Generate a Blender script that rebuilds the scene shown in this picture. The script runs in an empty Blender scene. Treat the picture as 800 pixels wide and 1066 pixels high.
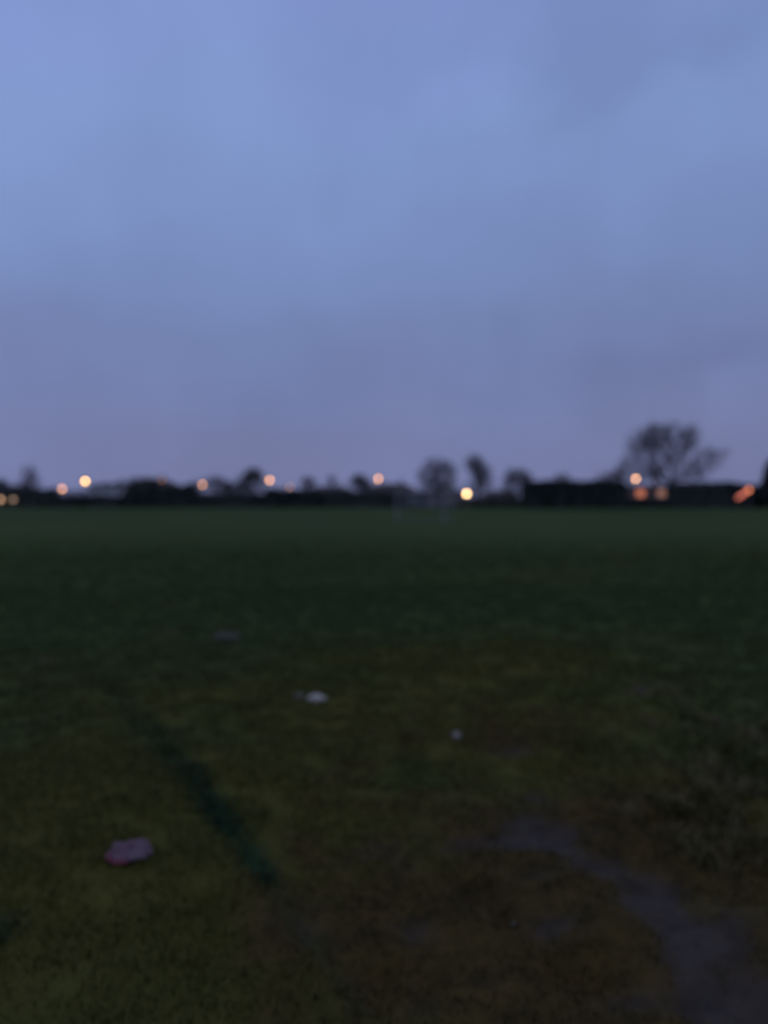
import bpy, bmesh, math, random
import numpy as np
from mathutils import Vector, Matrix, noise as mnoise

R = math.radians
S = bpy.context.scene
C = S.collection
random.seed(7)
rng = np.random.default_rng(11)

# ------------------------------------------------------------------ camera geometry
CAM_H = 1.5
F = 801.0                      # focal length in photo pixels (800 x 1066)
HOR = 518.0                    # photo row of the true horizon
PITCH = math.atan((533 - HOR) / F)

def at(px, d, py=None):
    """world point on the ray through photo pixel at forward distance d"""
    x = (px - 400) / F * d
    z = 0.0 if py is None else CAM_H + (HOR - py) / F * d
    return Vector((x, d, z))

def gnd(px, py):
    d = CAM_H * F / (py - HOR)
    return ((px - 400) / F * d, d)

# ------------------------------------------------------------------ numpy value noise
_perm = rng.random((256, 256))
def vnoise(x, y):
    xi = np.floor(x).astype(int); yi = np.floor(y).astype(int)
    fx = x - xi; fy = y - yi
    fx = fx * fx * (3 - 2 * fx); fy = fy * fy * (3 - 2 * fy)
    a = _perm[xi & 255, yi & 255]; b = _perm[(xi + 1) & 255, yi & 255]
    c = _perm[xi & 255, (yi + 1) & 255]; e = _perm[(xi + 1) & 255, (yi + 1) & 255]
    return (a * (1 - fx) + b * fx) * (1 - fy) + (c * (1 - fx) + e * fx) * fy

def fbm(x, y, s, o=3):
    v = 0; amp = 1; t = 0
    for k in range(o):
        v = v + amp * vnoise(x * s + 17.3 * k, y * s + 9.1 * k); t += amp
        amp *= .5; s *= 2.03
    return v / t                # 0..1

def sstep(a, b, x):
    t = np.clip((x - a) / (b - a), 0, 1)
    return t * t * (3 - 2 * t)

def blobs(X, Y, lst):
    out = np.zeros_like(X)
    for px, py, rx, ry, amp in lst:
        cx, cy = gnd(px, py)
        sx = rx / F * cy
        sy = ry * cy * cy / (CAM_H * F)
        q = ((X - cx) / sx) ** 2 + ((Y - cy) / sy) ** 2
        out = np.maximum(out, amp * np.exp(-q * .7))
    return out

def strip(pts, n):
    out = []
    for k in range(n + 1):
        t = k / n * (len(pts) - 1); i = min(int(t), len(pts) - 2); f = t - i
        px, py, r, amp = (pts[i][q] * (1 - f) + pts[i + 1][q] * f for q in range(4))
        d = CAM_H * F / (py - HOR)
        out.append((px, py, r * F / d, r * CAM_H * F / d / d, amp))
    return out
PATH = strip([(575, 815, .10, .6), (556, 856, .19, .8), (600, 880, .22, .85), (655, 912, .20, .9), (700, 950, .18, .97), (745, 1000, .17, 1), (795, 1060, .17, 1), (870, 1160, .2, 1)], 40)
MUD = PATH + [(545, 905, 60, 24, .64), (520, 785, 36, 10, .45), (440, 885, 60, 24, .62), (600, 960, 60, 26, .64), (490, 930, 60, 26, .6),
       (530, 880, 50, 16, .66), (690, 725, 30, 6, .2), (330, 950, 60, 28, .52), (650, 1050, 60, 26, .55), (510, 1030, 60, 24, .58), (420, 970, 60, 26, .5), (255, 1050, 50, 20, .45)]
WORN = [(560, 1000, 330, 120, 1), (640, 880, 230, 90, .9), (420, 850, 130, 60, .7), (370, 815, 50, 25, .75),
        (700, 850, 90, 60, .6), (360, 1040, 130, 60, .7), (500, 760, 160, 50, .4)]
RUT = [(115 + 165 * t, 722 + 195 * t ** 1.08, 7 + 9 * t, 13, .6 + .4 * min(1, t * 1.6)) for t in [k / 30 for k in range(31)]] + \
      [(290 + 85 * t, 930 + 125 * t, 17, 15, .70 - .12 * t) for t in [k / 12 for k in range(13)]] + \
      [(440, 1056, 20, 18, .6), (0, 985, 14, 34, .9)]
OLIVE = [(500, 765, 190, 60, .85), (560, 720, 200, 40, .6), (120, 860, 420, 170, 1), (330, 730, 330, 60, .9), (300, 960, 300, 160, 1), (760, 860, 130, 90, .8), (60, 760, 160, 50, .5), (440, 690, 260, 36, .85), (380, 662, 120, 14, .4), (640, 680, 200, 24, .5), (700, 578, 120, 8, .3), (570, 600, 110, 7, .25), (100, 560, 160, 10, .25), (640, 900, 300, 160, .7),
         (600, 700, 260, 40, .5)]
ROUGH = [(780, 770, 50, 40, 1), (760, 815, 80, 50, 1), (800, 850, 60, 60, 1), (700, 850, 60, 40, .6),
         (780, 920, 70, 60, .6)]
HOLES = [(700, 797, 16, 9, 1), (754, 775, 12, 8, 1), (775, 792, 18, 10, 1), (697, 826, 14, 8, 1), (760, 833, 15, 7, 1),
         (795, 808, 20, 12, 1), (742, 816, 18, 6, .7), (780, 862, 30, 10, .8), (745, 742, 14, 6, .6),
         (62, 925, 18, 8, .5), (90, 962, 24, 10, .6), (200, 935, 20, 10, .5), (500, 925, 22, 10, .5), (610, 1010, 30, 12, .6),
         (400, 1010, 24, 12, .5), (520, 955, 16, 8, .5)]

STRAWS = [(745, 755, 16, 8, .8), (788, 772, 16, 9, .9), (735, 786, 22, 8, .8), (780, 818, 22, 10, .9), (655, 842, 26, 7, .6), (705, 872, 24, 9, .6),
          (765, 850, 24, 8, .7), (672, 727, 14, 6, .8), (700, 724, 16, 6, .5), (720, 762, 14, 6, .6), (752, 800, 24, 8, .8), (640, 800, 30, 8, .4),
          (175, 660, 18, 4, .6), (45, 690, 16, 5, .6), (60, 1000, 26, 10, .4), (455, 705, 20, 5, .4)]

def masks(X, Y):
    n1 = fbm(X, Y, 1.7, 4); n2 = fbm(X + 40, Y - 13, 5.5, 3)
    n3 = fbm(X + 11, Y + 2, 3.1, 3)
    mud = sstep(.38, .95, blobs(X, Y, MUD) + (n1 - .5) * .4 + (n2 - .5) * 1.0 + (n3 - .5) * .5)
    worn = sstep(.22, .8, blobs(X, Y, WORN) + (n1 - .5) * .7 + (n2 - .5) * .5)
    rut = sstep(.3, 1.05, blobs(X, Y, RUT) + (n2 - .5) * .6) * .95
    rut = rut * (blobs(X, Y, RUT) > .08)
    n0 = fbm(X + 21, Y * .6 + 5, .45, 3)
    oliv = sstep(.02, 1.0, blobs(X, Y, OLIVE) + (n1 - .5) * .4 + (n0 - .5) * .9)
    rough = np.clip(blobs(X, Y, ROUGH) * 1.2, 0, 1)
    straw = sstep(.3, .85, blobs(X, Y, STRAWS) + (n2 - .5) * .7) * (blobs(X, Y, STRAWS) > .06)
    hole_shade = sstep(.35, .8, blobs(X, Y, HOLES) + (n2 - .5) * .5) * (blobs(X, Y, HOLES) > .08)  # hollows left bare, their shade painted into the soil colour
    return mud, worn, rut, oliv, rough, straw, hole_shade * .9

def height(X, Y, m=None):
    mud, worn, rut, oliv, rough, straw, hole_shade = m if m else masks(X, Y)
    near = 1 / (1 + (np.hypot(X, Y) / 25) ** 2)
    h = (fbm(X, Y, .5, 3) - .5) * .10 * near + (fbm(X + 5, Y + 8, 4.0, 4) - .5) * .085 * near
    h += rough * (fbm(X - 9, Y + 3, 3.2, 3) - .4) * .30
    h -= blobs(X, Y, HOLES) * .17
    h = h - mud * .03 + mud * (fbm(X, Y, 9, 3) - .5) * .04
    h -= rut * .02
    return h

def H1(x, y):
    return float(height(np.array([x]), np.array([y]))[0])

# ------------------------------------------------------------------ materials
def new_mat(name, col, rough=.8, emit=None, strength=0, var=0, scale=4, spec=.3):
    m = bpy.data.materials.new(name); m.use_nodes = True
    nt = m.node_tree; b = nt.nodes['Principled BSDF']
    b.inputs['Base Color'].default_value = (*col, 1)
    b.inputs['Roughness'].default_value = rough
    b.inputs['Specular IOR Level'].default_value = spec
    if var:
        tc = nt.nodes.new('ShaderNodeTexCoord')
        n = nt.nodes.new('ShaderNodeTexNoise'); n.inputs['Scale'].default_value = scale; n.inputs['Detail'].default_value = 6
        nt.links.new(tc.outputs['Object'], n.inputs['Vector'])
        mx = nt.nodes.new('ShaderNodeMix'); mx.data_type = 'RGBA'
        mx.inputs['A'].default_value = (*[c * (1 - var) for c in col], 1)
        mx.inputs['B'].default_value = (*[min(1, c * (1 + var)) for c in col], 1)
        r = nt.nodes.new('ShaderNodeMapRange'); r.inputs['From Min'].default_value = .35; r.inputs['From Max'].default_value = .65
        nt.links.new(n.outputs['Fac'], r.inputs['Value'])
        nt.links.new(r.outputs['Result'], mx.inputs['Factor'])
        nt.links.new(mx.outputs['Result'], b.inputs['Base Color'])
    if emit:
        b.inputs['Emission Color'].default_value = (*emit, 1)
        b.inputs['Emission Strength'].default_value = strength
    return m

def attr(nt, name):
    a = nt.nodes.new('ShaderNodeAttribute'); a.attribute_name = name
    return a.outputs['Fac']

def mixc(nt, fac, a, b):
    m = nt.nodes.new('ShaderNodeMix'); m.data_type = 'RGBA'
    if isinstance(fac, float): m.inputs['Factor'].default_value = fac
    else: nt.links.new(fac, m.inputs['Factor'])
    for s, v in (('A', a), ('B', b)):
        if isinstance(v, tuple): m.inputs[s].default_value = (*v, 1)
        else: nt.links.new(v, m.inputs[s])
    return m.outputs['Result']

def noise_node(nt, scale, detail=4, lo=.35, hi=.65, coord='Object', stretch=None):
    tc = nt.nodes.new('ShaderNodeTexCoord')
    n = nt.nodes.new('ShaderNodeTexNoise'); n.inputs['Scale'].default_value = scale; n.inputs['Detail'].default_value = detail
    src = tc.outputs[coord]
    if stretch:
        mp = nt.nodes.new('ShaderNodeMapping'); mp.inputs['Scale'].default_value = stretch
        nt.links.new(src, mp.inputs['Vector']); src = mp.outputs['Vector']
    nt.links.new(src, n.inputs['Vector'])
    r = nt.nodes.new('ShaderNodeMapRange'); r.inputs['From Min'].default_value = lo; r.inputs['From Max'].default_value = hi
    nt.links.new(n.outputs['Fac'], r.inputs['Value'])
    return r.outputs['Result']

FRESH_A, FRESH_B = (.045, .067, .021), (.067, .095, .029)
OLV_A, OLV_B = (.068, .067, .015), (.098, .088, .020)
DEAD_A, DEAD_B = (.052, .036, .012), (.084, .056, .018)
LUSH = (.017, .041, .018)
STRAW_A, STRAW_B = (.105, .084, .036), (.170, .135, .066)
HOLE_SHADE = (.014, .011, .008)  # bare soil darkened to paint in the shade of the hollows
MUD_A, MUD_B = (.038, .027, .018), (.060, .043, .028)

def turf_color(nt):
    small = noise_node(nt, 9, 5)
    mid = noise_node(nt, 1.3, 4)
    broad = noise_node(nt, .045, 3, .3, .7, stretch=(1, .45, 1))
    fresh = mixc(nt, broad, FRESH_A, FRESH_B)
    olive = mixc(nt, mid, OLV_A, OLV_B)
    c = mixc(nt, attr(nt, 'olive'), fresh, olive)
    dead = mixc(nt, small, DEAD_A, DEAD_B)
    c = mixc(nt, attr(nt, 'worn'), c, dead)
    c = mixc(nt, attr(nt, 'rut'), c, LUSH)
    c = mixc(nt, attr(nt, 'straw'), c, mixc(nt, small, STRAW_A, STRAW_B))
    c = mixc(nt, attr(nt, 'hole_shade'), c, HOLE_SHADE)
    return c, small

def ground_material():
    m = bpy.data.materials.new('turf_and_mud'); m.use_nodes = True
    nt = m.node_tree; b = nt.nodes['Principled BSDF']
    c, small = turf_color(nt)
    mudc = mixc(nt, small, MUD_A, MUD_B)
    mud = attr(nt, 'mud')
    c = mixc(nt, mud, c, mudc)
    nt.links.new(c, b.inputs['Base Color'])
    r = nt.nodes.new('ShaderNodeMapRange'); r.inputs['To Min'].default_value = .95; r.inputs['To Max'].default_value = .5
    nt.links.new(mud, r.inputs['Value']); nt.links.new(r.outputs['Result'], b.inputs['Roughness'])
    r2 = nt.nodes.new('ShaderNodeMapRange'); r2.inputs['To Min'].default_value = .02; r2.inputs['To Max'].default_value = .10
    nt.links.new(mud, r2.inputs['Value']); nt.links.new(r2.outputs['Result'], b.inputs['Specular IOR Level'])
    bp = nt.nodes.new('ShaderNodeBump'); bp.inputs['Strength'].default_value = .5; bp.inputs['Distance'].default_value = .02
    nt.links.new(noise_node(nt, 22, 6), bp.inputs['Height']); nt.links.new(bp.outputs['Normal'], b.inputs['Normal'])
    return m

def grass_material():
    m = bpy.data.materials.new('grass_blades'); m.use_nodes = True
    nt = m.node_tree; b = nt.nodes['Principled BSDF']
    c, small = turf_color(nt)
    hs = nt.nodes.new('ShaderNodeHueSaturation')
    mr = nt.nodes.new('ShaderNodeMapRange'); mr.inputs['To Min'].default_value = .7; mr.inputs['To Max'].default_value = 1.45
    nt.links.new(attr(nt, 'tone'), mr.inputs['Value']); nt.links.new(mr.outputs['Result'], hs.inputs['Value'])
    nt.links.new(c, hs.inputs['Color']); nt.links.new(hs.outputs['Color'], b.inputs['Base Color'])
    b.inputs['Roughness'].default_value = .6; b.inputs['Specular IOR Level'].default_value = .04
    return m

M_GROUND = ground_material(); M_GRASS = grass_material()
M_BARK = new_mat('bark', (.05, .043, .038), .9, var=.35, scale=3)
M_TWIG = new_mat('twig_bark', (.050, .042, .038), .9, var=.3, scale=.6)
M_HEDGE = new_mat('privet_leaves', (.024, .031, .024), .45, spec=.4, var=.45, scale=.9)
M_CYP = new_mat('cypress_foliage', (.011, .018, .012), .45, spec=.35, var=.45, scale=.8)
M_CONI = new_mat('conifer_needles', (.011, .018, .014), .45, spec=.35, var=.45, scale=.9)
M_RENDER = new_mat('pale_render', (.62, .61, .58), .9, var=.1, scale=1)
M_GREYW = new_mat('grey_render', (.26, .26, .26), .9, var=.12, scale=1)
M_BRICK = new_mat('house_brick', (.20, .12, .09), .9, var=.25, scale=3)
M_TILE = new_mat('roof_tile', (.085, .062, .055), .85, var=.3, scale=3)
M_SLATE = new_mat('roof_slate', (.07, .07, .078), .7, var=.25, scale=3)
M_GLASS = new_mat('dark_window', (.02, .022, .025), .12, spec=.5)
M_FRAME = new_mat('white_frame', (.6, .6, .58), .5)
M_METAL = new_mat('galvanised_steel', (.22, .22, .22), .5, var=.15, scale=5)
M_GOAL = new_mat('worn_painted_tube', (0.26, .26, .255), .5, var=.12, scale=4)
M_NET = new_mat('net_cord', (.03, .032, .03), .9)
M_CLAD = new_mat('grey_cladding', (.13, .135, .14), .8, var=.15, scale=2)

# ------------------------------------------------------------------ object helpers
def mesh_obj(name, verts, faces, m, parent=None, smooth=False, loc=None):
    me = bpy.data.meshes.new(name); me.from_pydata([tuple(v) for v in verts], [], faces); me.update()
    if m: me.materials.append(m)
    if smooth: me.polygons.foreach_set('use_smooth', [True] * len(me.polygons))
    o = bpy.data.objects.new(name, me); C.objects.link(o)
    if parent: o.parent = parent
    if loc is not None: o.location = loc
    return o

def tag(o, label, cat, group=None, kind=None):
    o['label'] = label; o['category'] = cat
    if group: o['group'] = group
    if kind: o['kind'] = kind
    return o

def thing(name, label, cat, loc, rz=0, group=None):
    o = bpy.data.objects.new(name, None); C.objects.link(o)
    o.location = loc; o.rotation_euler = (0, 0, rz); o.empty_display_size = .3
    return tag(o, label, cat, group)

class MB:
    def __init__(s): s.v = []; s.f = []
    def box(s, x0, x1, y0, y1, z0, z1):
        b = len(s.v)
        s.v += [(x0, y0, z0), (x1, y0, z0), (x1, y1, z0), (x0, y1, z0), (x0, y0, z1), (x1, y0, z1), (x1, y1, z1), (x0, y1, z1)]
        s.f += [tuple(b + i for i in q) for q in ((0, 3, 2, 1), (4, 5, 6, 7), (0, 1, 5, 4), (1, 2, 6, 5), (2, 3, 7, 6), (3, 0, 4, 7))]
        return s
    def tube(s, a, b, ra, rb=None, n=8, cap=True):
        a = Vector(a); b = Vector(b); rb = ra if rb is None else rb
        d = (b - a)
        if d.length < 1e-6: return s
        d.normalize()
        u = d.cross(Vector((0, 0, 1)) if abs(d.z) < .9 else Vector((1, 0, 0))).normalized(); w = d.cross(u)
        i = len(s.v)
        for p, r in ((a, ra), (b, rb)):
            for k in range(n):
                t = 2 * math.pi * k / n
                s.v.append(tuple(p + (u * math.cos(t) + w * math.sin(t)) * r))
        for k in range(n):
            k2 = (k + 1) % n
            s.f.append((i + k, i + k2, i + n + k2, i + n + k))
        if cap:
            s.f.append(tuple(i + k for k in reversed(range(n)))); s.f.append(tuple(i + n + k for k in range(n)))
        return s
    def path(s, pts, r, n=8):
        for a, b in zip(pts[:-1], pts[1:]): s.tube(a, b, r, r, n)
        return s
    def ball(s, c, rx, ry, rz, nu=12, nv=8):
        i = len(s.v)
        s.v.append((c[0], c[1], c[2] - rz))
        for j in range(1, nv):
            ph = -math.pi / 2 + math.pi * j / nv
            for k in range(nu):
                t = 2 * math.pi * k / nu
                s.v.append((c[0] + rx * math.cos(ph) * math.cos(t), c[1] + ry * math.cos(ph) * math.sin(t), c[2] + rz * math.sin(ph)))
        s.v.append((c[0], c[1], c[2] + rz)); top = len(s.v) - 1
        for k in range(nu):
            k2 = (k + 1) % nu
            s.f.append((i, i + 1 + k2, i + 1 + k))
            s.f.append((top, top - nu + k, top - nu + k2))
        for j in range(nv - 2):
            for k in range(nu):
                k2 = (k + 1) % nu
                a = i + 1 + j * nu
                s.f.append((a + k, a + k2, a + nu + k2, a + nu + k))
        return s
    def build(s, name, m, parent=None, smooth=False): return mesh_obj(name, s.v, s.f, m, parent, smooth)

# ------------------------------------------------------------------ ground sheet
def axis_y():
    ys = list(np.arange(-3, 1.4, .4)) + list(np.arange(1.4, 7, .04))
    y = 7.0; st = .045
    while y < 4000: ys.append(y); st = min(st * 1.045, 400); y += st
    ys.append(4200); return np.array(ys)
def axis_x():
    xs = list(np.arange(0, 3.6, .045)); x = 3.6; st = .05
    while x < 4000: xs.append(x); st = min(st * 1.09, 500); x += st
    xs.append(4200); xs = np.array(xs)
    return np.concatenate([-xs[:0:-1], xs])
def build_ground():
    xs, ys = axis_x(), axis_y()
    X, Y = np.meshgrid(xs, ys)
    ms = masks(X, Y); Z = height(X, Y, ms)
    nx, ny = len(xs), len(ys)
    co = np.stack([X, Y, Z], -1).reshape(-1, 3)
    idx = np.arange(nx * ny).reshape(ny, nx)
    q = np.stack([idx[:-1, :-1], idx[:-1, 1:], idx[1:, 1:], idx[1:, :-1]], -1).reshape(-1, 4)
    mudv = ms[0].reshape(-1)
    fm = mudv[q].mean(1)
    # path faces: the connected wet-mud strip
    cy = co[q].mean(1)
    strip = blobs(cy[:, 0], cy[:, 1], PATH) > .3
    isp = (fm > .5) & strip
    def make(name, sel):
        qq = q[sel]; used, inv = np.unique(qq, return_inverse=True)
        me = bpy.data.meshes.new(name)
        me.vertices.add(len(used)); me.vertices.foreach_set('co', co[used].ravel())
        me.loops.add(qq.size); me.polygons.add(len(qq))
        me.loops.foreach_set('vertex_index', inv.ravel())
        me.polygons.foreach_set('loop_start', np.arange(0, qq.size, 4))
        me.polygons.foreach_set('loop_total', np.full(len(qq), 4))
        me.polygons.foreach_set('use_smooth', np.ones(len(qq), bool))
        me.update(calc_edges=True)
        for k, nm in enumerate(('mud', 'worn', 'rut', 'olive', 'rough', 'straw', 'hole_shade')):
            a = me.attributes.new(nm, 'FLOAT', 'POINT'); a.data.foreach_set('value', ms[k].reshape(-1)[used].astype(np.float32))
        me.materials.append(M_GROUND)
        o = bpy.data.objects.new(name, me); C.objects.link(o); o['kind'] = 'structure'
        return o
    tag(make('ground', ~isp), 'dark playing field turf running to the far hedges', 'ground', kind='structure')
    tag(make('muddy_path', isp), 'wet bare mud path entering at the lower right corner', 'path', kind='structure')
build_ground()

def build_grass():
    # candidate blade roots: dense close by, thinning with distance, blades grow to match
    P = []
    for y0, y1, dens, L, W in ((1.6, 3.2, 5200, .045, .0045), (3.2, 5, 4200, .045, .005), (5, 8, 2400, .05, .007),
                               (8, 13, 1300, .05, .009), (13, 22, 600, .05, .013), (22, 36, 260, .05, .02)):
        xm = y1 * .62 + .6
        n = int(dens * (y1 - y0) * 2 * xm)
        x = rng.uniform(-xm, xm, n); y = rng.uniform(y0, y1, n)
        P.append(np.stack([x, y, np.full(n, L), np.full(n, W)], 1))
    n_t = sum(len(p) for p in P)
    for k in range(38):            # coarse tussocks on the rough right edge
        cx, cy = gnd(rng.uniform(690, 850), rng.uniform(735, 905))
        m_ = int(rng.integers(70, 150)); r_ = rng.uniform(.03, .07)
        P.append(np.stack([cx + rng.normal(0, r_, m_), cy + rng.normal(0, r_, m_), np.full(m_, rng.uniform(.04, .07)), np.full(m_, .006)], 1))
    P = np.concatenate(P); X, Y = P[:, 0], P[:, 1]; tus = np.arange(len(P)) >= n_t
    ms = masks(X, Y); mud, worn, rut, oliv, rough, straw, hole_shade = ms
    clump = fbm(X + 3, Y + 70, 6, 2)
    fade = 1 - .985 * sstep(9, 34, Y)
    keep = rng.random(len(X)) < fade * np.clip((1 - mud * .97) * (1 - hole_shade) * (1 - worn * .35) * sstep(.25, .6, clump + .12), 0, 1)
    keep |= tus; tus = tus[keep]
    P = P[keep]; ms = [a[keep] for a in ms]; X, Y = P[:, 0], P[:, 1]; clump = clump[keep]
    mud, worn, rut, oliv, rough, straw, hole_shade = ms
    oliv = np.where(tus, .95, oliv); worn = np.where(tus, worn * .4, worn); straw = np.where(tus, np.maximum(straw, rng.random(len(X)) * .6), straw); hole_shade = np.where(tus, 0, hole_shade)
    Z = height(X, Y, tuple(ms)) - .004
    n = len(X); a = rng.uniform(0, 2 * np.pi, n); lean = rng.uniform(.15, 1.15, n)
    L = P[:, 2] * rng.uniform(.5, 1.25, n) * (.55 + .9 * clump) * (1 + .55 * rut) * (1 + .25 * rough) * (1 + .6 * straw) * (1 - .3 * worn)
    W = P[:, 3] * rng.uniform(.7, 1.3, n)
    dx, dy = np.cos(a), np.sin(a); px, py = -dy, dx
    base = np.stack([X, Y, Z], 1)
    side = np.stack([px * W, py * W, np.zeros(n)], 1) * .5
    mid = base + np.stack([dx * L * lean * .3, dy * L * lean * .3, L * .6], 1)
    tip = base + np.stack([dx * L * lean, dy * L * lean, L * (1 - .28 * lean)], 1)
    V = np.stack([base - side, base + side, mid + side * .8, mid - side * .8, tip], 1).reshape(-1, 3)
    i = np.arange(n)[:, None] * 5
    quads = i + np.array([[0, 1, 2, 3]]); tris = i + np.array([[3, 2, 4]])
    me = bpy.data.meshes.new('grass')
    me.vertices.add(len(V)); me.vertices.foreach_set('co', V.ravel())
    loops = np.concatenate([quads, tris], 1).ravel()
    me.loops.add(len(loops)); me.polygons.add(2 * n)
    me.loops.foreach_set('vertex_index', loops)
    st = np.stack([np.arange(n) * 7, np.arange(n) * 7 + 4], 1).ravel()
    me.polygons.foreach_set('loop_start', st); me.polygons.foreach_set('loop_total', np.tile([4, 3], n))
    me.update(calc_edges=True)
    for nm, v in (('mud', mud), ('worn', worn), ('rut', rut), ('olive', oliv), ('straw', straw), ('hole_shade', hole_shade), ('tone', rng.random(n))):
        at_ = me.attributes.new(nm, 'FLOAT', 'POINT'); at_.data.foreach_set('value', np.repeat(v, 5).astype(np.float32))
    me.materials.append(M_GRASS)
    o = bpy.data.objects.new('grass', me); C.objects.link(o)
    tag(o, 'short rough olive grass covering the near field', 'grass', kind='stuff')
build_grass()

# ------------------------------------------------------------------ bare trees
def bare_tree(name, label, px, d, top, lobes, n=420, trunk_r=.3, seed=1, group='bare trees beyond the field', twig=7, twig_r=.016, fork=None, tl=1.0):
    """lobes: list of (px, py, rx_px, ry_px, weight) ellipses that make up the crown in elevation"""
    rg = np.random.default_rng(seed)
    base = at(px, d); sc = d / F
    root = thing(name, label, 'tree', base, 0, group)
    hz = lambda py: CAM_H + (HOR - py) * sc
    w = np.array([l[4] for l in lobes], float); w /= w.sum()
    pts = []
    xs_all = [l[0] for l in lobes]
    depth = max(l[2] for l in lobes) * sc * 1.1
    while len(pts) < n:
        l = lobes[rg.choice(len(lobes), p=w)]
        q = rg.normal(size=3); q /= np.linalg.norm(q); q *= rg.random() ** (1 / 2.4)
        pts.append(((l[0] - px) * sc + q[0] * l[2] * sc, q[1] * l[2] * sc + (rg.random() - .5) * depth * .3, hz(l[1]) + q[2] * l[3] * sc))
    pts = np.array(pts)
    lowest = pts[:, 2].min()
    fz = fork if fork else max(1.2, lowest * .8)
    nodes = [np.array([0, 0, -.15]), np.array([rg.normal() * .08, rg.normal() * .08, fz * .5]), np.array([rg.normal() * .12, rg.normal() * .12, fz])]
    par = [-1, 0, 1]; plen = [0, fz * .5, fz]
    order = np.argsort(np.linalg.norm(pts - nodes[2], axis=1))
    for k in order:
        p = pts[k]; A = np.array(nodes[2:])
        dist = np.linalg.norm(A - p, axis=1)
        j = int(np.argmin(dist + .32 * np.array(plen[2:]))) + 2
        # intermediate node with a bend so limbs curve upward
        a = nodes[j]; L = np.linalg.norm(p - a)
        if L > .8:
            m_ = (a + p) / 2 + np.array([rg.normal() * .07 * L, rg.normal() * .07 * L, rg.normal() * .05 * L - .05 * L])
            nodes.append(m_); par.append(j); plen.append(plen[j] + L / 2); j = len(nodes) - 1
        nodes.append(p); par.append(j); plen.append(plen[j] + L)
    N = len(nodes); load = np.zeros(N); kids = np.zeros(N, int)
    for i in range(N - 1, 0, -1):
        load[i] += 1 if kids[i] == 0 else 0
        load[par[i]] += load[i]; kids[par[i]] += 1
    twig_r = twig_r * .86 if n < 700 else twig_r
    rad = .016 + (trunk_r - .016) * (load / load[0]) ** .55
    tr, cr = MB(), MB()
    for i in range(1, N):
        big = rad[i] > trunk_r * .32
        (tr if big else cr).tube(nodes[par[i]], nodes[i], rad[par[i]] if i > 2 and big else min(rad[par[i]], rad[i] * 1.5) if i > 2 else trunk_r * (1.25 if i == 1 else 1.05), rad[i], 8 if big else 4, cap=False)
    ctr = pts.mean(0)
    for i in range(3, N):
        if rad[i] > .05 and rg.random() < .6: continue
        p = nodes[i]; out = p - np.array([0, 0, fz]); out = out / (np.linalg.norm(out) + 1e-6)
        for t in range(twig):
            dv = rg.normal(size=3); dv /= np.linalg.norm(dv); dv = dv * .9 + out * .75 + np.array([0, 0, .15]); dv /= np.linalg.norm(dv)
            L = rg.uniform(.35, 1.05) * tl
            e = p + dv * L * .55 ; e2 = e + (dv + rg.normal(size=3) * .35) * L * .5
            cr.tube(p, e, twig_r, twig_r * .8, 3, cap=False); cr.tube(e, e2, twig_r * .8, twig_r * .5, 3, cap=False)
    tr.build('trunk', M_BARK, root); cr.build('crown', M_TWIG, root)
    return root

# big spreading oak on the right
bare_tree('bare_tree', 'largest bare tree, wide spreading crown above the long right-hand hedge', 693, 150, 442,
          [(668, 462, 17, 14, 1.3), (684, 455, 17, 13, 1.3), (697, 466, 17, 16, 1.2), (716, 457, 14, 14, 1.2), (707, 480, 22, 14, .8), (739, 475, 16, 12, .75),
           (660, 484, 15, 11, .5), (728, 490, 22, 9, .5), (683, 484, 16, 12, .7), (648, 492, 12, 8, .25), (690, 447, 18, 5, .4), (676, 470, 18, 12, .8), (700, 496, 34, 8, .7), (664, 496, 18, 9, .6), (682, 494, 14, 9, .5)],
          n=840, trunk_r=.42, seed=3, twig=6, twig_r=.0175, fork=2.0, tl=1.6)
bare_tree('bare_tree', 'broad round-headed bare tree over the pavilion behind the goal', 456, 170, 475,
          [(456, 490, 17, 14, 1), (445, 498, 13, 12, .5), (466, 494, 12, 14, .5), (455, 506, 20, 7, .7)], n=520, trunk_r=.35, seed=5, twig=7, twig_r=.02)
bare_tree('bare_tree', 'tall narrow bare tree just above the brightest low lamp', 497, 165, 473,
          [(494, 484, 10, 10, 1.2), (500, 492, 13, 11, .9), (506, 498, 10, 10, .4), (499, 505, 15, 8, .7)], n=460, trunk_r=.32, seed=8, twig=7, twig_r=.02)
bare_tree('bare_tree', 'small rounded bare tree at the end of the tall cypress hedge', 538, 160, 487,
          [(538, 497, 13, 10, 1), (532, 503, 10, 9, .4), (546, 500, 9, 9, .5), (530, 511, 10, 6, .25)], n=340, trunk_r=.26, seed=12, twig=7, twig_r=.02)
bare_tree('bare_tree', 'thin bare tree at the far left, its top clear of the hedge', 30, 170, 486,
          [(30, 495, 9, 10, 1), (26, 506, 10, 8, .4), (36, 504, 8, 8, .4)], n=190, trunk_r=.24, seed=15, twig=6, twig_r=.018)
bare_tree('bare_tree', 'dense bare tree close left of the pinkish lamp', 263, 165, 487,
          [(264, 496, 9, 9, 1), (257, 502, 10, 8, .6), (270, 502, 7, 9, .4)], n=320, trunk_r=.28, seed=18, twig=8, twig_r=.022)
bare_tree('bare_tree', 'low dark bare tree beside the lamp in the middle of the skyline', 374, 165, 496,
          [(374, 503, 10, 8, 1), (381, 507, 8, 7, .4)], n=240, trunk_r=.22, seed=21, twig=8, twig_r=.024)
bare_tree('bare_tree', 'slight bare tree rising behind the low middle hedge', 321, 175, 496,
          [(321, 504, 9, 8, 1)], n=130, trunk_r=.18, seed=24, twig=6, twig_r=.02)
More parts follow.
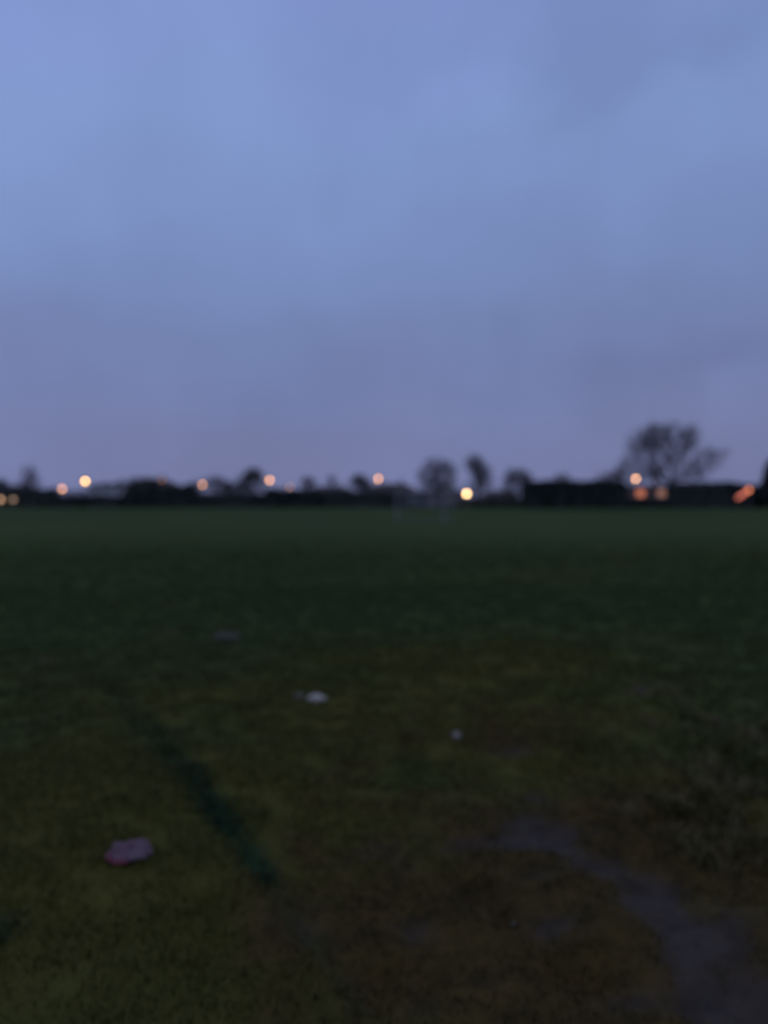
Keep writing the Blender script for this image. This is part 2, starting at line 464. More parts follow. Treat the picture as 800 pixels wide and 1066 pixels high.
bare_tree('bare_tree', 'wispy bare sapling in the gap between two middle trees', 345, 180, 494,
          [(345, 503, 6, 9, 1)], n=70, trunk_r=.14, seed=27, twig=5, twig_r=.018)
bare_tree('bare_tree', 'low bushy bare tree beside the dim lamp at left', 225, 170, 497,
          [(225, 504, 14, 7, 1), (238, 506, 8, 6, .4), (206, 507, 10, 6, .4)], n=230, trunk_r=.2, seed=30, twig=7, twig_r=.02)
bare_tree('bare_tree', 'small bare tree peeping over the tall cypress hedge', 585, 175, 492,
          [(585, 500, 9, 8, 1)], n=110, trunk_r=.2, seed=33, twig=5, twig_r=.018)
bare_tree('bare_tree', 'hazy bare tree at the left foot of the big spreading tree', 632, 185, 490,
          [(632, 499, 15, 8, 1), (645, 497, 10, 8, .5)], n=180, trunk_r=.2, seed=36, twig=6, twig_r=.018)
bare_tree('bare_tree', 'rounded bare tree above the dark roof at left', 148, 175, 496,
          [(146, 503, 16, 7, 1), (160, 504, 9, 6, .4)], n=200, trunk_r=.22, seed=39, twig=7, twig_r=.02)
bare_tree('bare_tree', 'bare tree cut by the left frame edge behind the hedge', 2, 160, 499,
          [(1, 507, 8, 7, 1)], n=160, trunk_r=.2, seed=42, twig=8, twig_r=.022)

# a far-off belt of bare woodland that reads as one mass
def far_wood():
    rg = np.random.default_rng(77); d = 290; sc = d / F; m = MB()
    for _ in range(15000):
        px = rg.uniform(-60, 860)
        top = 508.5 - 7.5 * (fbm(np.array([px]), np.array([3.]), .03, 3)[0] - .42)
        h = CAM_H + (HOR - top) * sc
        z = h * rg.random() ** .8; x = (px - 400) * sc; y = rg.uniform(-6, 6)
        L = rg.uniform(.8, 2.0); a = rg.normal() * .5; b_ = rg.normal() * .4
        m.tube((x, y, max(0, z - L)), (x + L * a, y + L * b_, max(.3, z)), .055, .02, 3, False)
    o = m.build('distant_woodland', M_TWIG); o.location = (0, d, 0)
    tag(o, 'distant belt of bare woodland along the whole skyline', 'woodland', kind='stuff')
far_wood()

# ------------------------------------------------------------------ leafy masses
def leaf_mass(mb_v, mb_f, pts, nrm, size, rg):
    for p, nn in zip(pts, nrm):
        a = rg.normal(size=3); a -= nn * a.dot(nn) * .6; a /= np.linalg.norm(a) + 1e-9
        b = np.cross(nn + rg.normal(size=3) * .5, a); b /= np.linalg.norm(b) + 1e-9
        s = size * rg.uniform(.6, 1.5)
        i = len(mb_v)
        mb_v.extend([p - a * s, p + b * s * .5, p + a * s, p - b * s * .5]); mb_f.append((i, i + 1, i + 2, i + 3))

def hedge(label, px0, px1, d0, d1, top, m, depth=1.6, lump=.3, leaves=2600, size=.16, seed=1, name='hedge', group='hedges along the far edge'):
    rg = np.random.default_rng(seed)
    a, b = at(px0, d0), at(px1, d1)
    dm = (d0 + d1) / 2; h = CAM_H + (HOR - top) / F * dm
    L = (b - a).length; u = (b - a).normalized(); rz = math.atan2(u.y, u.x)
    root_loc = (a + b) / 2; root_loc.z = 0
    V, Fc = [], []
    nx = max(6, int(L / .45)); prof = 9
    ring = []
    for i in range(nx + 1):
        x = -L / 2 + L * i / nx
        hh = h * (1 + lump * (fbm(np.array([x + seed * 7.]), np.array([seed * 3.]), .35, 3)[0] - .5) * 1.3) - .12
        dd = depth * (1 + .3 * (vnoise(np.array([x * .8 + seed]), np.array([5.]))[0] - .5))
        endf = min(1, .35 + min(i, nx - i) * .45)
        row = []
        for k in range(prof):
            t = math.pi * k / (prof - 1)
            cy = -math.cos(t); cz = math.sin(t)
            yy = (abs(cy) ** .45) * (1 if cy > 0 else -1) * dd / 2 * endf
            zz = (cz ** .45 if cz > 0 else 0) * hh * (.6 + .4 * endf)
            j = .10 * rg.normal(size=3)
            row.append(len(V)); V.append(np.array([x + j[0], yy + j[1], max(-.05, zz + j[2] * (zz > .2)) if k not in (0, prof - 1) else -.05]))
        ring.append(row)
    for i in range(nx):
        for k in range(prof - 1):
            Fc.append((ring[i][k], ring[i + 1][k], ring[i + 1][k + 1], ring[i][k + 1]))
    Fc.append(tuple(reversed(ring[0]))); Fc.append(tuple(ring[-1]))
    quads = [f for f in Fc if len(f) == 4]
    pts, nr = [], []
    for _ in range(leaves):
        f = quads[rg.integers(len(quads))]
        s, t = rg.random(2)
        p0, p1, p2, p3 = (V[i] for i in f)
        p = (p0 * (1 - s) + p1 * s) * (1 - t) + (p3 * (1 - s) + p2 * s) * t
        nn = np.cross(p1 - p0, p3 - p0); ln = np.linalg.norm(nn)
        if ln < 1e-6: continue
        nn = -nn / ln
        c = np.array([p[0], 0, h * .45]); oo = p - c; nn = nn if nn.dot(oo) > 0 else -nn
        pts.append(p + nn * rg.uniform(-.03, .22)); nr.append(nn)
    leaf_mass(V, Fc, pts, nr, size, rg)
    o = mesh_obj(name, V, Fc, m, loc=root_loc); o.rotation_euler = (0, 0, rz)
    tag(o, label, 'hedge', group)
    return o

hedge('dark hedge at the far left under the thin bare tree', -40, 62, 112, 114, 508, M_HEDGE, seed=1)
hedge('low hedge in front of the pale bungalow at left', 61, 131, 114, 115, 516, M_HEDGE, seed=2)
hedge('thick dark hedge rising in front of the dark roof at left', 130, 206, 114, 114, 505, M_CYP, seed=3, lump=.35)
hedge('low hedge below the dim lamp and low bushy tree', 204, 277, 114, 115, 513.5, M_HEDGE, seed=4)
hedge('dark rounded hedge right below the pinkish lamp', 275, 332, 113, 114, 508, M_CYP, seed=5, lump=.35)
hedge('long low hedge left of the football goal', 330, 418, 115, 115, 511.5, M_HEDGE, seed=6)
hedge('low clipped hedge under the brightest low lamp', 478, 545, 114, 114, 520.5, M_HEDGE, seed=7, lump=.2)
hedge('tall dense cypress hedge, the blackest block on the skyline', 543, 653, 106, 106, 500.5, M_CYP, seed=8, depth=2.4, lump=.16, leaves=5200, size=.2)
hedge('low hedge in front of the house with two lit windows', 652, 696, 108, 109, 519.5, M_HEDGE, seed=9, lump=.2)
hedge('long right-hand hedge below the big spreading tree', 694, 792, 108, 106, 503, M_HEDGE, seed=10, depth=2, lump=.22, leaves=4500)

def conifer(label, px, d, top, w_px, seed):
    rg = np.random.default_rng(seed)
    base = at(px, d); h = CAM_H + (HOR - top) / F * d; w = w_px / F * d
    root = thing('conifer_tree', label, 'tree', base)
    MB().tube((0, 0, -.1), (0, 0, h * .95), .22, .03, 8).build('trunk', M_BARK, root)
    V, Fc, pts, nr = [], [], [], []
    nb = 260
    for k in range(nb):
        t = (k + .5) / nb; z = .5 + t * (h - .6); rr = w / 2 * (1 - t) ** .75 * rg.uniform(.65, 1.1) + .15
        a = rg.uniform(0, 2 * math.pi); dirv = np.array([math.cos(a), math.sin(a), -.18])
        for s in range(16):
            q = rg.uniform(.25, 1)
            p = np.array([0, 0, z]) + dirv * rr * q + rg.normal(size=3) * .1
            n_ = np.array([dirv[0] * .4, dirv[1] * .4, 1.]); pts.append(p); nr.append(n_ / np.linalg.norm(n_))
    leaf_mass(V, Fc, pts, nr, .24, rg)
    mesh_obj('crown', V, Fc, M_CONI, root)
conifer('dark conifer cut off by the right frame edge', 803, 104, 478, 40, 51)

# ------------------------------------------------------------------ buildings
def M_lit(nm, col, s): return new_mat(nm, (.3, .2, .12), .5, emit=col, strength=s)
M_LIT_A = M_lit('lit_curtain_deep', (1, .27, .10), .66)
M_LIT_B = M_lit('lit_curtain_dim', (1, .42, .24), .34)
M_LIT_C = M_lit('lit_pane_dim', (1, .62, .36), .22)

def house(label, px0, px1, d, ridge, eave, wall, roof, lit=(), chim=True, rz=0, gable=False, group='houses behind the far hedges', name='bungalow', wins=2, depth=7):
    cx = (px0 + px1) / 2; w = (px1 - px0) / F * d
    zr = CAM_H + (HOR - ridge) / F * d; ze = CAM_H + (HOR - eave) / F * d
    root = thing(name, label, 'house', at(cx, d), rz, group)
    hw = w / 2; hd = depth / 2
    m = MB().box(-hw, hw, -hd, hd, -.1, ze)
    wl = m.build('wall', wall, root)
    o = .35; rv, rf = [], []
    if gable:   # ridge runs away from the viewer: gable faces the field
        gv = [(-hw, -hd, ze), (hw, -hd, ze), (0, -hd, zr - .15), (-hw, hd, ze), (hw, hd, ze), (0, hd, zr - .15)]
        mesh_obj('gable', gv, [(0, 1, 2), (3, 5, 4), (0, 2, 5, 3), (1, 4, 5, 2)], wall, root)
        A = [(-hw - o, ze - .2), (0, zr), (hw + o, ze - .2)]
        for y in (-hd - o, hd + o):
            for (x, z) in A: rv.append((x, y, z))
            for (x, z) in A: rv.append((x, y, z + .15))
        rf = [(0, 1, 7, 6), (1, 2, 8, 7), (3, 9, 10, 4), (4, 10, 11, 5), (0, 3, 4, 1), (1, 4, 5, 2), (6, 7, 10, 9), (7, 8, 11, 10), (0, 6, 9, 3), (2, 5, 11, 8)]
    else:       # hipped roof
        rv = [(-hw - o, -hd - o, ze), (hw + o, -hd - o, ze), (hw + o, hd + o, ze), (-hw - o, hd + o, ze), (-hw * .55, 0, zr), (hw * .55, 0, zr),
              (-hw - o, -hd - o, ze + .16), (hw + o, -hd - o, ze + .16), (hw + o, hd + o, ze + .16), (-hw - o, hd + o, ze + .16)]
        rf = [(3, 2, 1, 0), (0, 1, 7, 6), (1, 2, 8, 7), (2, 3, 9, 8), (3, 0, 6, 9), (6, 7, 5, 4), (7, 8, 5), (8, 9, 4, 5), (9, 6, 4)]
    r = mesh_obj('roof', rv, rf, roof, root)
    if chim:
        cxx = hw * .45 if not gable else 0
        MB().box(cxx - .35, cxx + .35, -.3, .3, zr - 1.2, zr + .75).box(cxx - .42, cxx + .42, -.37, .37, zr + .75, zr + .87).tube((cxx, 0, zr + .87), (cxx, 0, zr + 1.2), .13).build('chimney', M_BRICK, r)
    spots = [(-.5 + (i + .5) / wins) * w * .86 for i in range(wins)]
    for i, x in enumerate(spots):
        litm = dict(lit).get(i)
        ww, wh = .65, 1.15
        z0 = max(.9, ze - .35 - wh)
        fr = MB().box(x - ww - .09, x + ww + .09, -hd - .05, -hd - .003, z0 - .09, z0 + wh + .09).build('window', M_FRAME, root)
        MB().box(x - ww, x - .03, -hd - .06, -hd - .052, z0, z0 + wh).box(x + .03, x + ww, -hd - .06, -hd - .052, z0, z0 + wh).build('pane', litm or M_GLASS, fr)
    return root

house('pale rendered bungalow at far left behind the thin bare tree', 6, 34, 205, 505, 510, M_RENDER, M_SLATE, wins=2)
house('pale bungalow with a grey roof between the brightest lamp and the dark roof', 96, 137, 205, 502.5, 507, M_RENDER, M_SLATE, wins=3)
house('dark roofed brick house under the rounded bare tree', 138, 182, 200, 498.5, 505, M_BRICK, M_TILE, wins=2, gable=False)
house('grey bungalow left of the dense bare tree', 232, 262, 205, 503.5, 508, M_GREYW, M_SLATE, wins=2)
house('low brick house behind the middle hedge', 322, 366, 210, 506, 510.5, M_BRICK, M_TILE, wins=3)
house('brown roofed bungalow between the middle lamp and the broad tree', 386, 430, 205, 503, 509, M_BRICK, M_TILE, wins=3)
house('small pale house beside the broad round-headed tree', 450, 474, 200, 505.5, 509.5, M_RENDER, M_SLATE, wins=2, gable=True, chim=False)
house('brick bungalow with a brown roof beneath the narrow tree', 503, 534, 190, 510.5, 516, M_BRICK, M_TILE, wins=2, chim=False)
rl = house('brick house with two glowing orange windows behind a low hedge', 646, 696, 140, 504.5, 508.2, M_BRICK, M_TILE, wins=2,
           lit=((0, M_LIT_A), (1, M_LIT_B)), name='brick_house')
house('grey house half hidden behind the long right-hand hedge', 708, 752, 150, 502, 507, M_GREYW, M_SLATE, wins=3, chim=False)

# low sports pavilion behind the goal
def pavilion():
    d = 116; w = (482 - 418) / F * d; cx = 450
    root = thing('pavilion', 'low flat-roofed grey pavilion behind the football goal', 'building', at(cx, d))
    h = CAM_H + (HOR - 518.5) / F * d
    h = 2.2
    MB().box(-w / 2, w / 2, 0, 5, -.1, h).build('wall', M_CLAD, root)
    MB().box(-w / 2 - .25, w / 2 + .25, -.3, 5.25, h + .002, h + .16).build('roof', M_SLATE, root)
    for x in (-2.9, 2.7):
        s = MB().box(x - .55, x + .55, -.05, -.003, .95, 1.75).build('shutter', M_METAL, root)
    dr = MB().box(-.45, .45, -.05, -.003, .02, 1.95).build('door', M_METAL, root)
    MB().tube((.33, -.11, .95), (.33, -.11, 1.1), .015).build('handle', M_GLASS, dr)
    return root
pavilion()

# ------------------------------------------------------------------ lamps
def lamp_mat(nm, col, s): return new_mat(nm, (.4, .4, .4), .4, emit=col, strength=s)

def street_lamp(label, px, py, d, col, target, r=.21, group='lit street lamps along the skyline', blur=12.0, side=1):
    """column with a curved bracket; a lit globe-bottomed lantern hangs at its end"""
    p = at(px, d, py); arm = .9 * side
    root = thing('street_lamp', label, 'street lamp', (p.x - arm, d, 0), 0, group)
    h = p.z
    MB().tube((0, 0, -.1), (0, 0, 1.1), .085, .08, 10).tube((0, 0, 1.1), (0, 0, h + .35), .055, .045, 10).build('post', M_METAL, root)
    pts = [(arm * t, 0, h + .35 + .22 * math.sin(t * math.pi / 2) ) for t in (0, .25, .5, .75, 1)]
    MB().path(pts, .035, 8).build('arm', M_METAL, root)
    MB().ball((arm, 0, h + .40), r * 1.1, r * .8, .14, 12, 6).tube((arm, 0, h + .42), (arm, 0, h + .58), .06, .04).build('lantern', M_METAL, root)
    apx = r * F * .96 / d; area = math.pi * apx * apx
    s = target * (math.pi * (blur / 2 * .96) ** 2) / area
    MB().ball((arm, 0, h), r, r, r, 14, 10).build('bulb', lamp_mat('lamp_glow', col, s), root, True)
    return root

WARM = (1, .48, .20); PINK = (1, .40, .06); CREAM = (1, .52, .10); ORNG = (1, .42, .12)
street_lamp('brightest street lamp at left, cream glow above the hedge line', 89, 501, 128, CREAM, .95, r=.21)
street_lamp('dimmer orange street lamp just left of the bright cream one', 65, 509, 132, ORNG, .38)
street_lamp('dim orange street lamp between the left hedge and low bushy tree', 211, 504.5, 132, ORNG, .30)
street_lamp('pinkish street lamp right of the dense bare tree', 281, 500, 130, PINK, .48)
street_lamp('faint street lamp low over the dark rounded hedge', 302, 507, 150, ORNG, .08)
street_lamp('pinkish street lamp in the middle right of the low dark tree', 394, 498.5, 130, PINK, .48, side=-1)
street_lamp('street lamp shining through the foot of the big spreading tree', 662, 498.5, 126, WARM, .6, r=.21)
street_lamp('very faint street lamp at the right end of the dark roof', 169, 499.5, 160, PINK, .04)

def lamp_post(label, px, py, d, col, target, r=.26):
    p = at(px, d, py)
    root = thing('lamp_post', label, 'lamp post', (p.x, d, 0))
    MB().tube((0, 0, -.1), (0, 0, .5), .08, .07, 10).tube((0, 0, .5), (0, 0, p.z - r * .9), .05, .045, 10).build('post', M_METAL, root)
    MB().tube((0, 0, p.z + r * .8), (0, 0, p.z + r + .08), r * .55, r * .15, 12).build('cap', M_METAL, root)
    apx = r * F * .96 / d
    s = target * (math.pi * (14 / 2 * .96) ** 2) / (math.pi * apx * apx)
    MB().ball((0, 0, p.z), r, r, r, 16, 12).build('globe', lamp_mat('globe_glow', col, s), root, True)
lamp_post('brightest low globe lamp with a yellow glow right of the goal', 486, 514, 112, (1, .60, .24), 1.0)
lamp_post('dim low garden globe lamp at far left, whole disc in view', 14, 520, 111, (1, .62, .36), .06, r=.26)
lamp_post('dim low garden globe lamp cut by the left frame edge', 1, 520, 111, (1, .58, .30), .14, r=.26)

def strip_light():
    d = 104; a = at(767.5, d, 519); b = at(781, d, 509)
    root = thing('strip_light', 'slanting orange strip light in front of the hedge beside the conifer', 'light', (b.x, d, 0))
    MB().tube((0, 0, -.1), (0, 0, b.z - .1), .05, .045, 10).build('post', M_METAL, root)
    A = a - Vector((b.x, d, 0)); B = b - Vector((b.x, d, 0))
    dv = (B - A).normalized(); up = Vector((-dv.z, 0, dv.x))
    def bar(p, q, y0, y1, hw):
        m = MB()
        m.v = [tuple(k + up * s * hw + Vector((0, y, 0))) for y in (y0, y1) for k in (p, q) for s in (-1, 1)]
        m.f = [(0, 2, 3, 1), (4, 5, 7, 6), (0, 1, 5, 4), (2, 6, 7, 3), (0, 4, 6, 2), (1, 3, 7, 5)]
        return m
    bar(A - dv * .08, B + dv * .08, .001, .10, .24).build('housing', M_METAL, root)
    bar(A, B - dv * .42, -.07, 0, .19).build('tube', lamp_mat('strip_glow', (1, .20, .07), 1.0), root)
    bar(B - dv * .4, B, -.09, 0, .21).build('tube', lamp_mat('strip_glow_bright', (1, .28, .09), 2.4), root)
strip_light()

# ------------------------------------------------------------------ goal
def goal():
    d = 50.5; x0, x1 = at(413.5, d).x, at(461, d).x
    W, Hh, dep = 3.66, 1.83, 1.1
    ang = math.acos(min(1, (x1 - x0) / W))
    root = thing('football_goal', 'small grey tubular football goal with a net standing on the far grass', 'goal', ((x0 + x1) / 2, d, 0), -ang)
    hw = W / 2
    for s in (-1, 1): MB().tube((s * hw, 0, -.05), (s * hw, 0, Hh), .055, .055, 12).build('post', M_GOAL, root)
    MB().tube((-hw - .055, 0, Hh + .05), (hw + .055, 0, Hh + .05), .055, .055, 12).build('crossbar', M_GOAL, root)
    for s in (-1, 1):
        MB().tube((s * hw, .05, Hh - .02), (s * hw, .5, Hh - .02), .022).tube((s * hw, .5, Hh - .02), (s * hw, dep, .03), .022).tube((s * hw, .05, .03), (s * hw, dep, .03), .022).build('side_frame', M_GOAL, root)
    MB().tube((-hw, dep, .03), (hw, dep, .03), .022).build('ground_bar', M_GOAL, root)
    n = MB(); r = .0025
    def P(x, t):   # t 0..1 over roof then back
        return (x, .03 + .47 * t / .25, Hh) if t < .25 else (x, .5 + (dep - .5) * (t - .25) / .75, Hh - (Hh - .05) * (t - .25) / .75 - .05 * math.sin((t - .25) / .75 * math.pi))
    ts = [i / 14 for i in range(15)]; xs = [-hw + W * i / 26 for i in range(27)]
    for x in xs:
        for a, b in zip(ts[:-1], ts[1:]): n.tube(P(x, a), P(x, b), r, r, 3, False)
    for t in ts: n.tube(P(-hw, t), P(hw, t), r, r, 3, False)
    n.build('net', M_NET, root)
goal()

# ------------------------------------------------------------------ litter
def litter_mat(name, ca, cb, scale=9, rough=.55, lo=.45, hi=.6):
    m = bpy.data.materials.new(name); m.use_nodes = True; nt = m.node_tree; b = nt.nodes['Principled BSDF']
    nt.links.new(mixc(nt, noise_node(nt, scale, 3, lo, hi), ca, cb), b.inputs['Base Color'])
    b.inputs['Roughness'].default_value = rough; b.inputs['Specular IOR Level'].default_value = .25
    return m

def sheet(name, label, cat, px, py, w, dpt, hgt, m, seed, rz=0, edge=None, res=22):
    """a crumpled sheet: folded height field with a ragged outline and real thickness"""
    x0, y0 = gnd(px, py)
    rg = np.random.default_rng(seed)
    V, Fc, idx = [], [], {}
    for i in range(res + 1):
        for j in range(res + 1):
            u, v = i / res * 2 - 1, j / res * 2 - 1
            q = Vector((u * 1.3 + seed, v * 1.3, seed * .7))
            ru = 1 - .16 * mnoise.noise(Vector((v * 2.1, seed, 1))) ; rv = 1 - .22 * mnoise.noise(Vector((u * 2.1, seed, 4)))
            ridge = 1 - abs(mnoise.noise(q * 1.4)) * 2
            z = hgt * (.30 + .55 * max(0, ridge) * (1 - .6 * max(abs(u), abs(v)) ** 3) + .25 * mnoise.noise(q * 3.1))
            rr = max(abs(u), abs(v))
            z *= 1 - .85 * sstep(.75, 1, np.array(rr)) 
            idx[i, j] = len(V); eu, ev_ = u * math.sqrt(1 - .42 * v * v), v * math.sqrt(1 - .36 * u * u)
            V.append((eu * w / 2 * ru + .02 * w * mnoise.noise(q * 4), ev_ * dpt / 2 * rv, float(z) + .012))
    for i in range(res):
        for j in range(res):
            Fc.append((idx[i, j], idx[i + 1, j], idx[i + 1, j + 1], idx[i, j + 1]))
    o = mesh_obj(name, V, Fc, m, None, True, (x0, y0, H1(x0, y0) + .018)); o.rotation_euler = (0, 0, rz)
    md = o.modifiers.new('thickness', 'SOLIDIFY'); md.thickness = .002
    tag(o, label, cat)
    if edge:
        ev, ef = [], []
        for k in range(res + 1):
            p = Vector(V[idx[0, k]]); ev += [tuple(p + Vector((.03 * w, 0, .006))), tuple(p + Vector((-.09 * w, 0, -.004)))]
        for k in range(res): ef.append((2 * k, 2 * k + 1, 2 * k + 3, 2 * k + 2))
        n0 = len(ev)
        for k in range(res // 2 + 1):
            p = Vector(V[idx[k, 0]]); ev += [tuple(p + Vector((0, .03 * dpt, .006))), tuple(p + Vector((0, -.12 * dpt, -.004)))]
        for k in range(res // 2): ef.append((n0 + 2 * k, n0 + 2 * k + 1, n0 + 2 * k + 3, n0 + 2 * k + 2))
        e = mesh_obj('edge_band', ev, ef, edge, o, True); e2 = e.modifiers.new('thickness', 'SOLIDIFY'); e2.thickness = .002
    return o

def wad(name, label, cat, px, py, rx, ry, rz_, m, seed):
    x0, y0 = gnd(px, py)
    bm = bmesh.new(); bmesh.ops.create_icosphere(bm, subdivisions=4, radius=1)
    for v in bm.verts:
        p = v.co.copy()
        k = 1 + .35 * (abs(mnoise.noise(p * 1.6 + Vector((seed, 0, 0)))) - .25) - .22 * abs(mnoise.noise(p * 3.7 + Vector((0, seed, 0)))) + .08 * mnoise.noise(p * 8)
        v.co = Vector((p.x * rx * k, p.y * ry * k, max(-.55, p.z) * rz_ * k))
    me = bpy.data.meshes.new(name); bm.to_mesh(me); bm.free(); me.materials.append(m)
    o = bpy.data.objects.new(name, me); C.objects.link(o); o.location = (x0, y0, H1(x0, y0) + rz_ * .5)
    tag(o, label, cat); return o

M_PINK = litter_mat('mauve_foil', (.155, .085, .098), (.20, .13, .14), 7)
M_PINKE = litter_mat('red_print', (.20, .035, .05), (.17, .05, .08), 12)
M_WHITE = litter_mat('white_paper', (.42, .37, .29), (.56, .50, .40), 14, .85)
M_GREYP = litter_mat('dirty_paper', (.13, .115, .085), (.18, .16, .12), 14, .85)
M_BAG = litter_mat('dull_plastic', (.075, .07, .048), (.105, .098, .068), 8, .85)
M_STONE = litter_mat('pale_stone', (.15, .135, .10), (.20, .18, .135), 30, .8)
M_BALL = litter_mat('greyish_paper', (.25, .22, .17), (.33, .29, .23), 14, .85)
sheet('crisp_packet', 'crumpled mauve crisp packet with red edges lying on the near grass', 'wrapper', 134, 902, .175, .13, .065, M_PINK, 3, .12, M_PINKE)
wad('crumpled_paper', 'larger bright white piece of crumpled paper on the grass', 'paper', 329, 729, .075, .05, .038, M_WHITE, 4)
wad('crumpled_paper', 'small dull grey scrap touching the left of the bright white paper', 'paper', 311, 724, .045, .035, .028, M_GREYP, 9)
wad('paper_ball', 'small round white paper ball alone near the muddy patch', 'paper', 476, 768, .031, .031, .032, M_BALL, 14)
sheet('plastic_bag', 'flattened dull grey plastic bag where olive turf meets green', 'bag', 235, 664, .30, .22, .06, M_BAG, 21, .2)
wad('paper_scrap', 'faint pale scrap on worn grass toward the right edge', 'paper', 670, 728, .04, .03, .025, M_BAG, 31)
wad('pebble', 'tiny pale pebble on the brown ground near the bottom centre', 'stone', 537, 956, .011, .010, .008, M_STONE, 37)

# ------------------------------------------------------------------ sky, light
SUN_EL, SUN_AZ = R(1), R(215)
W = bpy.data.worlds.new('World'); S.world = W; W.use_nodes = True
nt = W.node_tree; bg = nt.nodes['Background']
sky = nt.nodes.new('ShaderNodeTexSky'); sky.sky_type = 'NISHITA'; sky.sun_disc = False
sky.sun_elevation = SUN_EL; sky.sun_rotation = SUN_AZ
tc = nt.nodes.new('ShaderNodeTexCoord'); sx = nt.nodes.new('ShaderNodeSeparateXYZ')
nt.links.new(tc.outputs['Generated'], sx.inputs[0])
# large soft cloud shapes shift the height at which the ramp is read
def sky_noise(scale, stretch, detail, lo, hi, off=0):
    mp = nt.nodes.new('ShaderNodeMapping'); mp.inputs['Scale'].default_value = stretch; mp.inputs['Location'].default_value = (off, off * .3, 0)
    nt.links.new(tc.outputs['Generated'], mp.inputs['Vector'])
    n = nt.nodes.new('ShaderNodeTexNoise'); n.inputs['Scale'].default_value = scale; n.inputs['Detail'].default_value = detail; n.inputs['Roughness'].default_value = .5
    nt.links.new(mp.outputs['Vector'], n.inputs['Vector'])
    r = nt.nodes.new('ShaderNodeMapRange'); r.inputs['From Min'].default_value = .3; r.inputs['From Max'].default_value = .7
    r.inputs['To Min'].default_value = lo; r.inputs['To Max'].default_value = hi
    nt.links.new(n.outputs['Fac'], r.inputs['Value']); return r.outputs['Result']
def math_(op, a, b):
    m = nt.nodes.new('ShaderNodeMath'); m.operation = op
    for i, v in enumerate((a, b)):
        if isinstance(v, (int, float)): m.inputs[i].default_value = v
        else: nt.links.new(v, m.inputs[i])
    return m.outputs[0]
zz = math_('ADD', sx.outputs['Z'], sky_noise(2.6, (1, 1, 2.2), 3, -.06, .06, 3))
ramp = nt.nodes.new('ShaderNodeValToRGB'); nt.links.new(zz, ramp.inputs[0])
stops = [(0, (.178, .203, .382)), (.06, (.175, .207, .395)), (.15, (.176, .222, .435)), (.27, (.192, .267, .520)), (.40, (.210, .300, .580)),
         (.54, (.219, .300, .610)), (.75, (.27, .33, .60)), (1, (.31, .35, .56))]
el = ramp.color_ramp.elements
while len(el) < len(stops): el.new(.5)
for e, (p, c) in zip(el, stops): e.position = p; e.color = (*c, 1)
bright = sky_noise(3.2, (1, 1, .8), 4, .94, 1.06, 1)
streak = sky_noise(5.5, (1.6, 1, .5), 3, .97, 1.03, 8)
side = math_('ADD', math_('MULTIPLY', sx.outputs['X'], -.10), 1.0)
k = math_('MULTIPLY', math_('MULTIPLY', bright, streak), side)
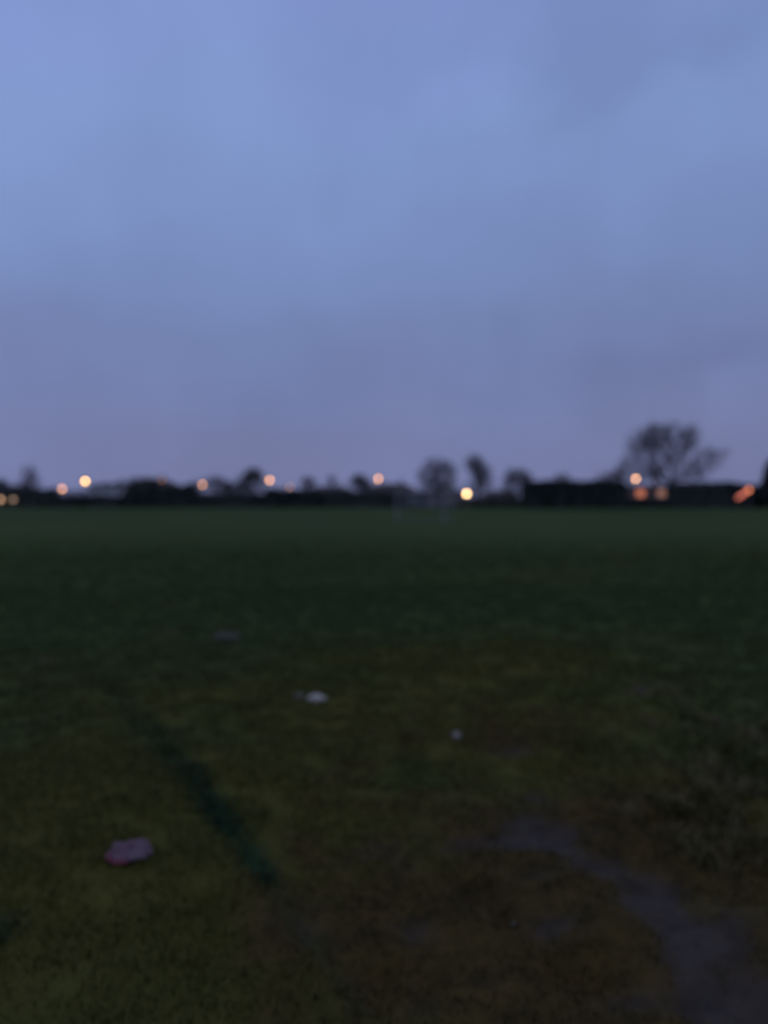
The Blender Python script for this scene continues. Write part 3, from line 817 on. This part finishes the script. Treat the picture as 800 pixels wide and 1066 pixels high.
# a few broad cloud patches at their bearings, edges broken by noise
AZ = math_('ADD', math_('ARCTAN2', sx.outputs['X'], sx.outputs['Y']), sky_noise(7, (1, 1, .7), 5, -.07, .07, 5))
EL = math_('ADD', math_('ARCSINE', sx.outputs['Z'], 0), sky_noise(6, (1, 1, 1.5), 5, -.05, .05, 12))
for px, py, rx, ry, amp in ((500, 35, 180, 55, -.085), (120, 120, 170, 110, .05), (540, 150, 120, 60, .05), (720, 150, 120, 70, .03), (690, 60, 110, 40, -.075),
                            (270, 390, 260, 38, -.03), (700, 375, 130, 30, -.035), (560, 340, 90, 30, -.03), (745, 445, 110, 40, .08), (60, 330, 120, 40, -.03), (400, 260, 160, 50, .025)):
    az = math.atan((px - 400) / F); ee = math.atan((533 - py) / F) - PITCH
    u = math_('DIVIDE', math_('SUBTRACT', AZ, az), rx / F); v = math_('DIVIDE', math_('SUBTRACT', EL, ee), ry / F)
    q = math_('ADD', math_('MULTIPLY', u, u), math_('MULTIPLY', v, v))
    k = math_('ADD', k, math_('MULTIPLY', math_('POWER', 2.718, math_('MULTIPLY', q, -.8)), amp))
vm = nt.nodes.new('ShaderNodeVectorMath'); vm.operation = 'SCALE'
nt.links.new(ramp.outputs[0], vm.inputs[0]); nt.links.new(k, vm.inputs['Scale'])
# a thin share of clear dusk sky behind the overcast
vs = nt.nodes.new('ShaderNodeVectorMath'); vs.operation = 'SCALE'; vs.inputs['Scale'].default_value = .10
nt.links.new(sky.outputs[0], vs.inputs[0])
mx = nt.nodes.new('ShaderNodeMix'); mx.data_type = 'RGBA'; mx.inputs['Factor'].default_value = .05
nt.links.new(vm.outputs[0], mx.inputs['A']); nt.links.new(vs.outputs[0], mx.inputs['B'])
nt.links.new(mx.outputs['Result'], bg.inputs['Color']); bg.inputs['Strength'].default_value = 1.0

sl = bpy.data.lights.new('sun', 'SUN'); sl.energy = .02; sl.angle = R(40); sl.color = (1, .9, .82)
so = bpy.data.objects.new('sun', sl); C.objects.link(so)
so.rotation_euler = (R(90) - R(12), 0, math.pi - SUN_AZ)

# ------------------------------------------------------------------ camera
cd = bpy.data.cameras.new('camera'); cam = bpy.data.objects.new('camera', cd); C.objects.link(cam); S.camera = cam
cd.sensor_fit = 'VERTICAL'; cd.sensor_height = 34.6; cd.sensor_width = 26
cd.lens = F / 1066 * 34.6
cam.location = (0, 0, CAM_H); cam.rotation_euler = (R(90) - PITCH, 0, 0)
cd.clip_start = .05; cd.clip_end = 12000
cd.dof.use_dof = True; cd.dof.focus_distance = 1.15
BLUR = 11.8                                        # blur disc of far lights, photo pixels
cd.dof.aperture_fstop = (cd.lens / 1000) / (BLUR * 1.15 / F)

S.view_settings.view_transform = 'Standard'; S.view_settings.look = 'None'
S.view_settings.exposure = 0; S.view_settings.gamma = 1; S.view_settings.use_curve_mapping = False
S.cycles.use_adaptive_sampling = False
S.cycles.use_denoising = True
S.cycles.max_bounces = 5; S.cycles.diffuse_bounces = 3
S.cycles.sample_clamp_indirect = 1.5
